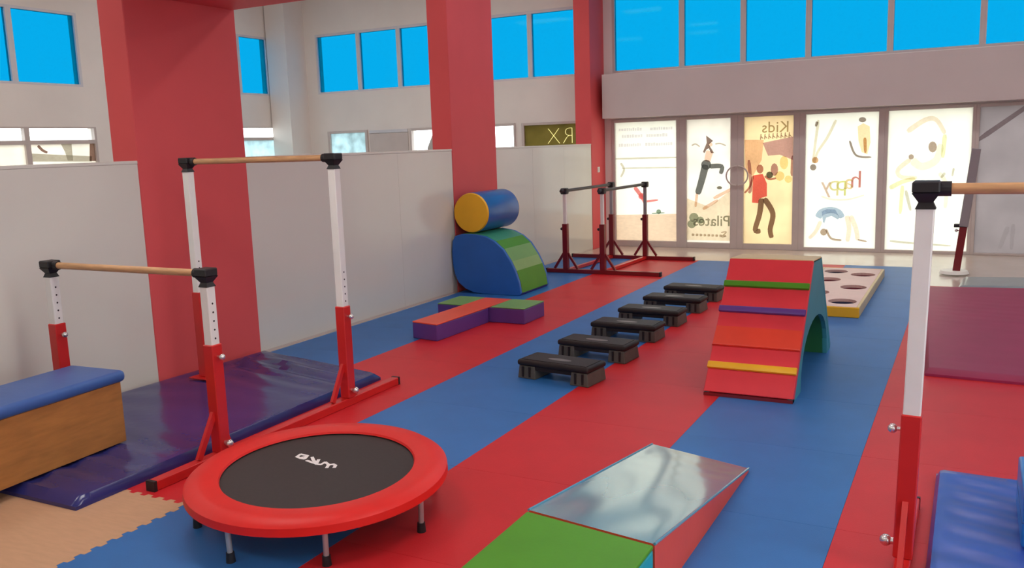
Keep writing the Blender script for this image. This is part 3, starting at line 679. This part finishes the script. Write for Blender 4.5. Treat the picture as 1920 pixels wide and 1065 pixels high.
torus_like([(0.575, TZ-0.045), (0.59, TZ-0.03), (0.605, TZ-0.045), (0.59, TZ-0.06)], 48).build('frame_ring', 'chrome', tr, True)
bed = MB(); ring_ = [(TX+0.50*math.cos(2*PI*i/64), TY+0.50*math.sin(2*PI*i/64)) for i in range(64)]
bed.poly([(x, y, TZ-0.012+tlt(x, y)) for x, y in ring_]); bed.poly([(x, y, TZ-0.016+tlt(x, y)) for x, y in ring_][::-1])
bed = bed.build('jumping_bed', 'tramp_bed', tr)
def on_z(px, py, z): r_ = ray(px, py); t = (z-CAM_H)/r_.z; return Vector((r_.x*t, r_.y*t, z))
mb = MB()
def lp_(L): return [(530+u/14.77, 830+v/14.77) for u, v in L]
for si, L in enumerate(([(400, 420), (500, 355), (690, 395), (610, 475), (500, 460), (400, 420)], [(520, 440), (640, 415)], [(670, 515), (800, 560), (930, 595)], [(820, 430), (850, 500), (935, 600)], [(935, 600), (1000, 490)], [(930, 605), (1060, 615), (1180, 555), (1260, 610)], [(1220, 700), (1270, 630), (1400, 605), (1465, 640), (1425, 695)])):
    for a, b in zip(lp_(L), lp_(L)[1:]):
        A = on_z(*a, TZ-0.0112); B = on_z(*b, TZ-0.0112); d = (B-A).normalized(); n_ = Vector((-d.y, d.x, 0))*0.0085; A.z += tlt(A.x, A.y)+0.0006; B.z += tlt(B.x, B.y)+0.0006
        mb.poly([A+n_-d*.004, B+n_+d*.004, B-n_+d*.004, A-n_-d*.004])
mb.build('printed_logo', 'tramp_print', bed)
for ang in (221, 268, 312, 1, 52, 94, 136, 178):
    t = math.radians(ang); x, y = TX+0.58*math.cos(t), TY+0.58*math.sin(t)
    lg = MB().cyl((x, y, 0.03), (TX+0.585*math.cos(t), TY+0.585*math.sin(t), TZ-0.045+tlt(x, y)), 0.0125, 12).build('leg', 'leg_grey', tr, True)
    MB().cyl((x, y, 0.0), (x, y, 0.045), 0.021, 12, 0.018).build('rubber_foot', 'rubber', lg, True)

# step platforms
def step_proto():
    root = thing('step_platform', (0, 0, 0), 'black plastic aerobic step platform, one of six set out in a row', 'step platform', 'aerobic steps in a row on the mats')
    W, D, Hh = 0.31, 0.14, 0.145
    MB().box((-W, -D, Hh-0.045), (W, D, Hh), 0.018, 3).build('deck', 'step_side', root, True)
    MB().box((-W+0.03, -D+0.025, Hh-0.0005), (W-0.03, D-0.025, Hh+0.0035), 0.003, 1).build('grip_top', 'step_top', root)
    mb = MB(); mb.poly([(0.10*math.cos(2*PI*i/24), -0.02+0.03*math.sin(2*PI*i/24), Hh+0.0042) for i in range(24)]); mb.build('badge', 'step_badge', root)
    for s in (-1, 1):
        mb = MB(); a, b = s*(W-0.012), s*(W-0.15); lo, hi = min(a, b), max(a, b)
        mb.hull([(lo-0.01, -D+0.004, 0), (hi+0.01, -D+0.004, 0), (hi+0.01, D-0.004, 0), (lo-0.01, D-0.004, 0)], [(lo, -D+0.012, Hh-0.045), (hi, -D+0.012, Hh-0.045), (hi, D-0.012, Hh-0.045), (lo, D-0.012, Hh-0.045)])
        ft = mb.build('foot', 'step_foot', root, False, 0.008, 2)
        for g in (-0.03, 0.03): MB().box(((lo+hi)/2+g-0.008, -D+0.0005, 0.015), ((lo+hi)/2+g+0.008, -D+0.012, Hh-0.05)).build('rib', 'step_side', ft)
    for v in (-D+0.02, D-0.034): MB().box((-W+0.15, v, Hh-0.075), (W-0.15, v+0.014, Hh-0.04)).build('skirt', 'step_side', root)
    return root
proto = step_proto()
def copy_tree(o, parent=None):
    c = o.copy(); C.objects.link(c); c.parent = parent
    for ch in [k for k in bpy.data.objects if k.parent == o]: copy_tree(ch, c)
    return c
bpy.context.view_layer.update()
places = [(-2.68, 5.80, -7), (-2.675, 6.52, -5), (-2.70, 7.29, -2), (-2.705, 7.99, -2), (-2.69, 8.68, -2), (-2.685, 9.36, -3)]
for i, (x, y, rz) in enumerate(places):
    o = proto if i == 0 else copy_tree(proto)
    o.location = (x, y, 0); o.rotation_euler.z = math.radians(rz)
    o['label'] = 'black plastic aerobic step platform, ' + ('first', 'second', 'third', 'fourth', 'fifth', 'sixth')[i] + ' in its row counted from the mini trampoline'

# A-frame climber with rungs and an arch
af = thing('foam_climber', (-1.29, 6.55, 0), 'red foam climbing frame with coloured rungs, teal sides and arched tunnel', 'foam climber')
YN, YA, YFAR, ZA = 5.77, 6.57, 7.45, 0.85
xs0, xs1 = -1.585, -0.99
def arch_pts(n=14, cy=6.66, hw=0.60, hz=0.42): return [(cy+hw*math.cos(PI*i/n), hz*math.sin(PI*i/n)**0.8) for i in range(n+1)]
outer = [(YN, 0.0), (YN, 0.035), (YA-0.07, ZA), (YA+0.30, ZA-0.02), (YFAR, 0.035), (YFAR, 0.0)]
side = outer + [(y, z) for y, z in arch_pts()]
MB().prism(side, 'x', xs1-0.035, xs1).build('side_panel', 'foam_teal', af)
MB().prism(side, 'x', xs0, xs0+0.035).build('side_panel', 'foam_teal', af)
def slab(p, q, th, m, name):     # slab between two (y,z) points across the width
    d = Vector((0, q[0]-p[0], q[1]-p[1])).normalized(); n_ = Vector((0, -d.z, d.y))*th
    return MB().prism([p, q, (q[0]-n_.y, q[1]-n_.z), (p[0]-n_.y, p[1]-n_.z)], 'x', xs0+0.035, xs1-0.035).build(name, m, af)
MB().prism([(YN-0.012, 0.03), (YA-0.08, ZA+0.008), (YA-0.045, ZA-0.012), (YN+0.05, 0.01)], 'x', xs0-0.002, xs1+0.002).build('climbing_face', 'foam_red', af, False, 0.005, 1)
MB().prism([(YFAR+0.012, 0.03), (YA+0.31, ZA-0.012), (YA+0.275, ZA-0.032), (YFAR-0.05, 0.01)], 'x', xs0-0.002, xs1+0.002).build('climbing_face', 'foam_teal', af, False, 0.005, 1)
MB().prism([(YA-0.075, ZA-0.01), (YA-0.075, ZA+0.012), (YA+0.305, ZA-0.008), (YA+0.305, ZA-0.03)], 'x', xs0, xs1).build('top_cap', 'foam_cream', af, False, 0.004, 1)
ap = arch_pts(); MB().prism(ap + [(y + (0.012 if y > 6.66 else -0.012)*abs(y-6.66)/0.60, z+0.012) for y, z in ap[::-1]], 'x', xs0+0.03, xs1-0.03).build('tunnel_lining', 'foam_deepgreen', af, True)
MB().prism([(YN-0.014, 0.0), (YN+0.05, 0.0), (YN+0.05, 0.022), (YN-0.014, 0.022)], 'x', xs0, xs1).build('base_seam', 'steel_maroon', af)
for s, m_, w, wf in ((0.185, 'foam_yellow', 0.03, .6), (0.40, 'foam_scarlet', 0.085, -.85), (0.60, 'foam_purple', 0.028, .6), (0.795, 'foam_green', 0.028, .6)):
    dy, dz = YA-0.08-(YN-0.012), ZA+0.008-0.03; L = math.hypot(dy, dz); ty, tz = dy/L, dz/L; ny, nz = -tz, ty
    cy_, cz_ = YN-0.012+dy*s, 0.03+dz*s
    MB().prism([(cy_-ty*w, cz_-tz*w), (cy_-ty*w+ny*0.028, cz_-tz*w+nz*0.028), (cy_+ty*w*wf+ny*0.028*(1 if wf > 0 else .3), cz_+tz*w*wf+nz*0.028*(1 if wf > 0 else .3)), (cy_+ty*w, cz_+tz*w)], 'x', xs0-0.004, xs1+0.004).build('rung', m_, af, True, 0.006, 2)

# board with holes
bd = thing('hole_board', (-1.25, 10.1, 0), 'low foam stepping board with round coloured holes behind the climber', 'foam board')
bx0, bx1, by0, by1, bh = -1.62, -0.91, 8.78, 11.45, 0.10
mb = MB(); discs = []
xm = (bx0+bx1)/2
cells = [(xm, bx1-0.03, 8.81, 9.54, 9.10), (xm, bx1-0.03, 9.54, 10.45, 9.99), (xm, bx1-0.03, 10.45, 11.42, 10.93),
         (bx0+0.03, xm, 8.81, 9.22, None), (bx0+0.03, xm, 9.22, 10.03, 9.58), (bx0+0.03, xm, 10.03, 10.82, 10.48), (bx0+0.03, xm, 10.82, 11.42, 11.12)]
for ix, (x0, x1, y0, y1, cy) in enumerate(cells):
    if cy is None: mb.poly([(x0, y0, bh), (x1, y0, bh), (x1, y1, bh), (x0, y1, bh)]); continue
    cx = (x0+x1)/2; n = 20; R = 0.135
    angs = sorted([2*PI*k/n for k in range(n)] + [math.atan2(v-cy, u-cx) % (2*PI) for u in (x0, x1) for v in (y0, y1)]); n = len(angs)
    sq, ci = [], []
    for t in angs:
        c_, s_ = math.cos(t), math.sin(t)
        f = min(((x1-cx) if c_ > 0 else (x0-cx))/c_ if abs(c_) > 1e-6 else 9, ((y1-cy) if s_ > 0 else (y0-cy))/s_ if abs(s_) > 1e-6 else 9)
        sq.append((cx+c_*f, cy+s_*f, bh)); ci.append((cx+R*c_, cy+R*1.1*s_, bh))
    for k in range(n):
        l = (k+1) % n; mb.poly([sq[k], sq[l], ci[l], ci[k]])
        mb.poly([ci[k], ci[l], (ci[l][0], ci[l][1], bh-0.03), (ci[k][0], ci[k][1], bh-0.03)])
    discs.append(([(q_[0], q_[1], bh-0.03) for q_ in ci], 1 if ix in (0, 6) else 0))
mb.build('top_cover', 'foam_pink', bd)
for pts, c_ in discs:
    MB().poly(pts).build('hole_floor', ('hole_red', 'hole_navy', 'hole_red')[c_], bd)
for nm, lo, hi, m_ in (('edge_pad', (bx0, by0, 0), (bx1, by0+0.03, bh), 'foam_amber'), ('edge_pad', (bx0, by1-0.03, 0), (bx1, by1, bh), 'foam_amber'), ('edge_pad', (bx1-0.03, by0+0.03, 0), (bx1, by1-0.03, bh+0.004), 'foam_cream'), ('edge_pad', (bx0, by0+0.03, 0), (bx0+0.03, by1-0.03, bh+0.004), 'foam_cream')):
    MB().box(lo, hi, 0.008, 2).build(nm, m_, bd)
MB().box((bx0+0.03, by0+0.03, 0), (bx1-0.03, by1-0.03, 0.03)).build('base', 'foam_amber', bd)

# big rounded barrel half and cylinder on it
hr = thing('foam_half_barrel', (-5.05, 9.27, 0), 'large foam rocker with blue end and green striped curved back', 'foam shape')
prof = [(-5.15, 0.0), (-4.65, 0.0), (-4.625, 0.03), (-4.645, 0.16), (-4.69, 0.29), (-4.745, 0.40), (-4.845, 0.545), (-4.955, 0.635), (-5.08, 0.692), (-5.25, 0.717), (-5.40, 0.715), (-5.49, 0.69), (-5.53, 0.63), (-5.545, 0.5), (-5.54, 0.34), (-5.515, 0.22), (-5.47, 0.125), (-5.38, 0.055), (-5.27, 0.014)]
MB().prism(prof, 'y', 8.93, 8.975).build('end_panel', 'foam_blue', hr, False, 0.008, 2)
MB().prism(prof, 'y', 9.665, 9.71).build('end_panel', 'foam_blue', hr, False, 0.008, 2)
inner = [(x+(0.02 if x < -5.07 else -0.02)*0.6, z*0.97+0.008) for x, z in prof]
bands = [(2, 4, 'foam_green'), (4, 5, 'foam_sage'), (5, 6, 'foam_lime'), (6, 7, 'foam_green'), (7, 9, 'foam_mint'), (9, 11, 'foam_green'), (11, 14, 'foam_green'), (14, 18, 'foam_purple'), (0, 2, 'foam_purple')]
for a, b, m_ in bands:
    mb = MB(); seg = prof[a:b+1]; ins = [(x*0.97-5.05*0.03, z*0.95+0.02) for x, z in seg]
    mb.prism(seg + ins[::-1], 'y', 8.975, 9.665); mb.build('cover_strip', m_, hr, True)
cyx, cyz, cyr = -5.305, 0.9615, 0.241
cy_o = thing('foam_cylinder', (cyx, 9.4, 0.717), 'blue foam cylinder with yellow end lying on the large green rocker', 'foam shape')
MB().cyl((cyx, 9.03, cyz), (cyx, 9.82, cyz), cyr, 48).build('cover', 'foam_bright_blue', cy_o, True, 0.012, 3)
MB().cyl((cyx, 9.006, cyz), (cyx, 9.031, cyz), cyr-0.012, 48, cyr-0.003).build('end_disc', 'foam_amber', cy_o, True)
MB().cyl((cyx, 9.819, cyz), (cyx, 9.842, cyz), cyr-0.003, 48, cyr-0.012).build('end_disc', 'foam_amber', cy_o, True)

# T-shaped beam
tb = thing('foam_balance_beam', (-4.38, 7.3, 0), 'low T-shaped foam beam with purple sides and red and green tops', 'foam beam')
TH = 0.16
RB = [(-4.565, 6.60), (-4.265, 6.55), (-4.235, 7.46), (-4.54, 7.48)]
MB().hull([(x, y, 0) for x, y in RB], [(x, y, TH-0.012) for x, y in RB]).build('stem_body', 'foam_purple', tb, False, 0.008, 2)
MB().hull([(x, y, TH-0.012) for x, y in RB[:2]] + [(-4.22, 7.93, TH-0.012), (-4.53, 7.93, TH-0.012)], [(x, y, TH) for x, y in RB[:2]] + [(-4.22, 7.93, TH), (-4.53, 7.93, TH)]).build('top_cover', 'foam_coral', tb, False, 0.003, 1)
MB().box((-4.85, 7.485, 0), (-3.845, 7.94, TH-0.012), 0.008, 2).build('cross_body', 'foam_purple', tb)
MB().box((-4.85, 7.485, TH-0.012), (-4.545, 7.94, TH-0.001), 0.003, 1).build('top_cover', 'foam_lime', tb)
MB().box((-4.215, 7.485, TH-0.012), (-3.845, 7.94, TH-0.001), 0.003, 1).build('top_cover', 'foam_lime', tb)

# ramp and block in front
rp = thing('foam_ramp', (-1.28, 3.8, 0), 'glossy teal foam ramp with coral side sloping down to the blue floor', 'foam ramp')
NL, NR, FR, FL = (-1.575, 3.05), (-1.0, 2.96), (-0.985, 4.46), (-1.575, 4.63); RZ = 0.25
def lerp(a, b, t): return (a[0]+(b[0]-a[0])*t, a[1]+(b[1]-a[1])*t)
bm = bmesh.new(); nu, nv = 40, 60; g = []
for j in range(nv+1):
    row = []
    for i in range(nu+1):
        u, v = i/nu, j/nv; p = lerp(lerp(NL, NR, u), lerp(FL, FR, u), v); z = RZ*(1-v)+0.018*v
        e = min(u, 1-u, v, 1-v)
        if e > 0.01: z += (0.0016*math.sin(p[0]*19+1.5+0.6*math.sin(p[1]*3)) + 0.0006*math.sin(p[1]*34+5*p[0])*max(0, v-0.55)*2)*min(1, e*8)
        row.append(bm.verts.new((p[0], p[1], z)))
    g.append(row)
for j in range(nv):
    for i in range(nu): bm.faces.new((g[j][i], g[j][i+1], g[j+1][i+1], g[j+1][i]))
mb = MB(); mb.bm.free(); mb.bm = bm; mb.build('sloping_top', 'wedge_teal', rp, True)
mb = MB(); mb.poly([(*NR, 0), (*FR, 0), (*FR, 0.018), (*NR, RZ)]); mb.poly([(*NL, 0), (*FL, 0), (*FL, 0.018), (*NL, RZ)]); mb.poly([(*FL, 0), (*FR, 0), (*FR, 0.018), (*FL, 0.018)])
mb.poly([(*NL, 0), (*NR, 0), (*NR, RZ), (*NL, RZ)]); mb.poly([(*NL, 0), (*NR, 0), (*FR, 0), (*FL, 0)]); mb.build('side_cover', 'foam_coral', rp)
d = Vector((FR[0]-NR[0], FR[1]-NR[1], 0.018-RZ))
MB().cyl((NR[0], NR[1], RZ), (FR[0], FR[1], 0.018), 0.006, 8).build('piping', 'wedge_teal', rp, True)
MB().cyl((NL[0], NL[1], RZ), (FL[0], FL[1], 0.018), 0.006, 8).build('piping', 'wedge_teal', rp, True)
gb = thing('foam_block', (-1.28, 2.6, 0), 'green topped foam block with cyan side butting against the teal ramp', 'foam block')
BL = [(-1.575, 2.2), (-1.0, 2.1), (-1.0, 2.945), (-1.575, 3.035)]
MB().hull([(x, y, 0) for x, y in BL], [(x, y, RZ-0.016) for x, y in BL]).build('side_cover', 'foam_cyan', gb, False, 0.008, 2)
MB().hull([(x, y, RZ-0.016) for x, y in BL], [(x, y, RZ+0.002) for x, y in BL]).build('top_cover', 'foam_green', gb, False, 0.006, 2)

for o in bpy.data.objects:
    if '_org' in o: del o['_org']
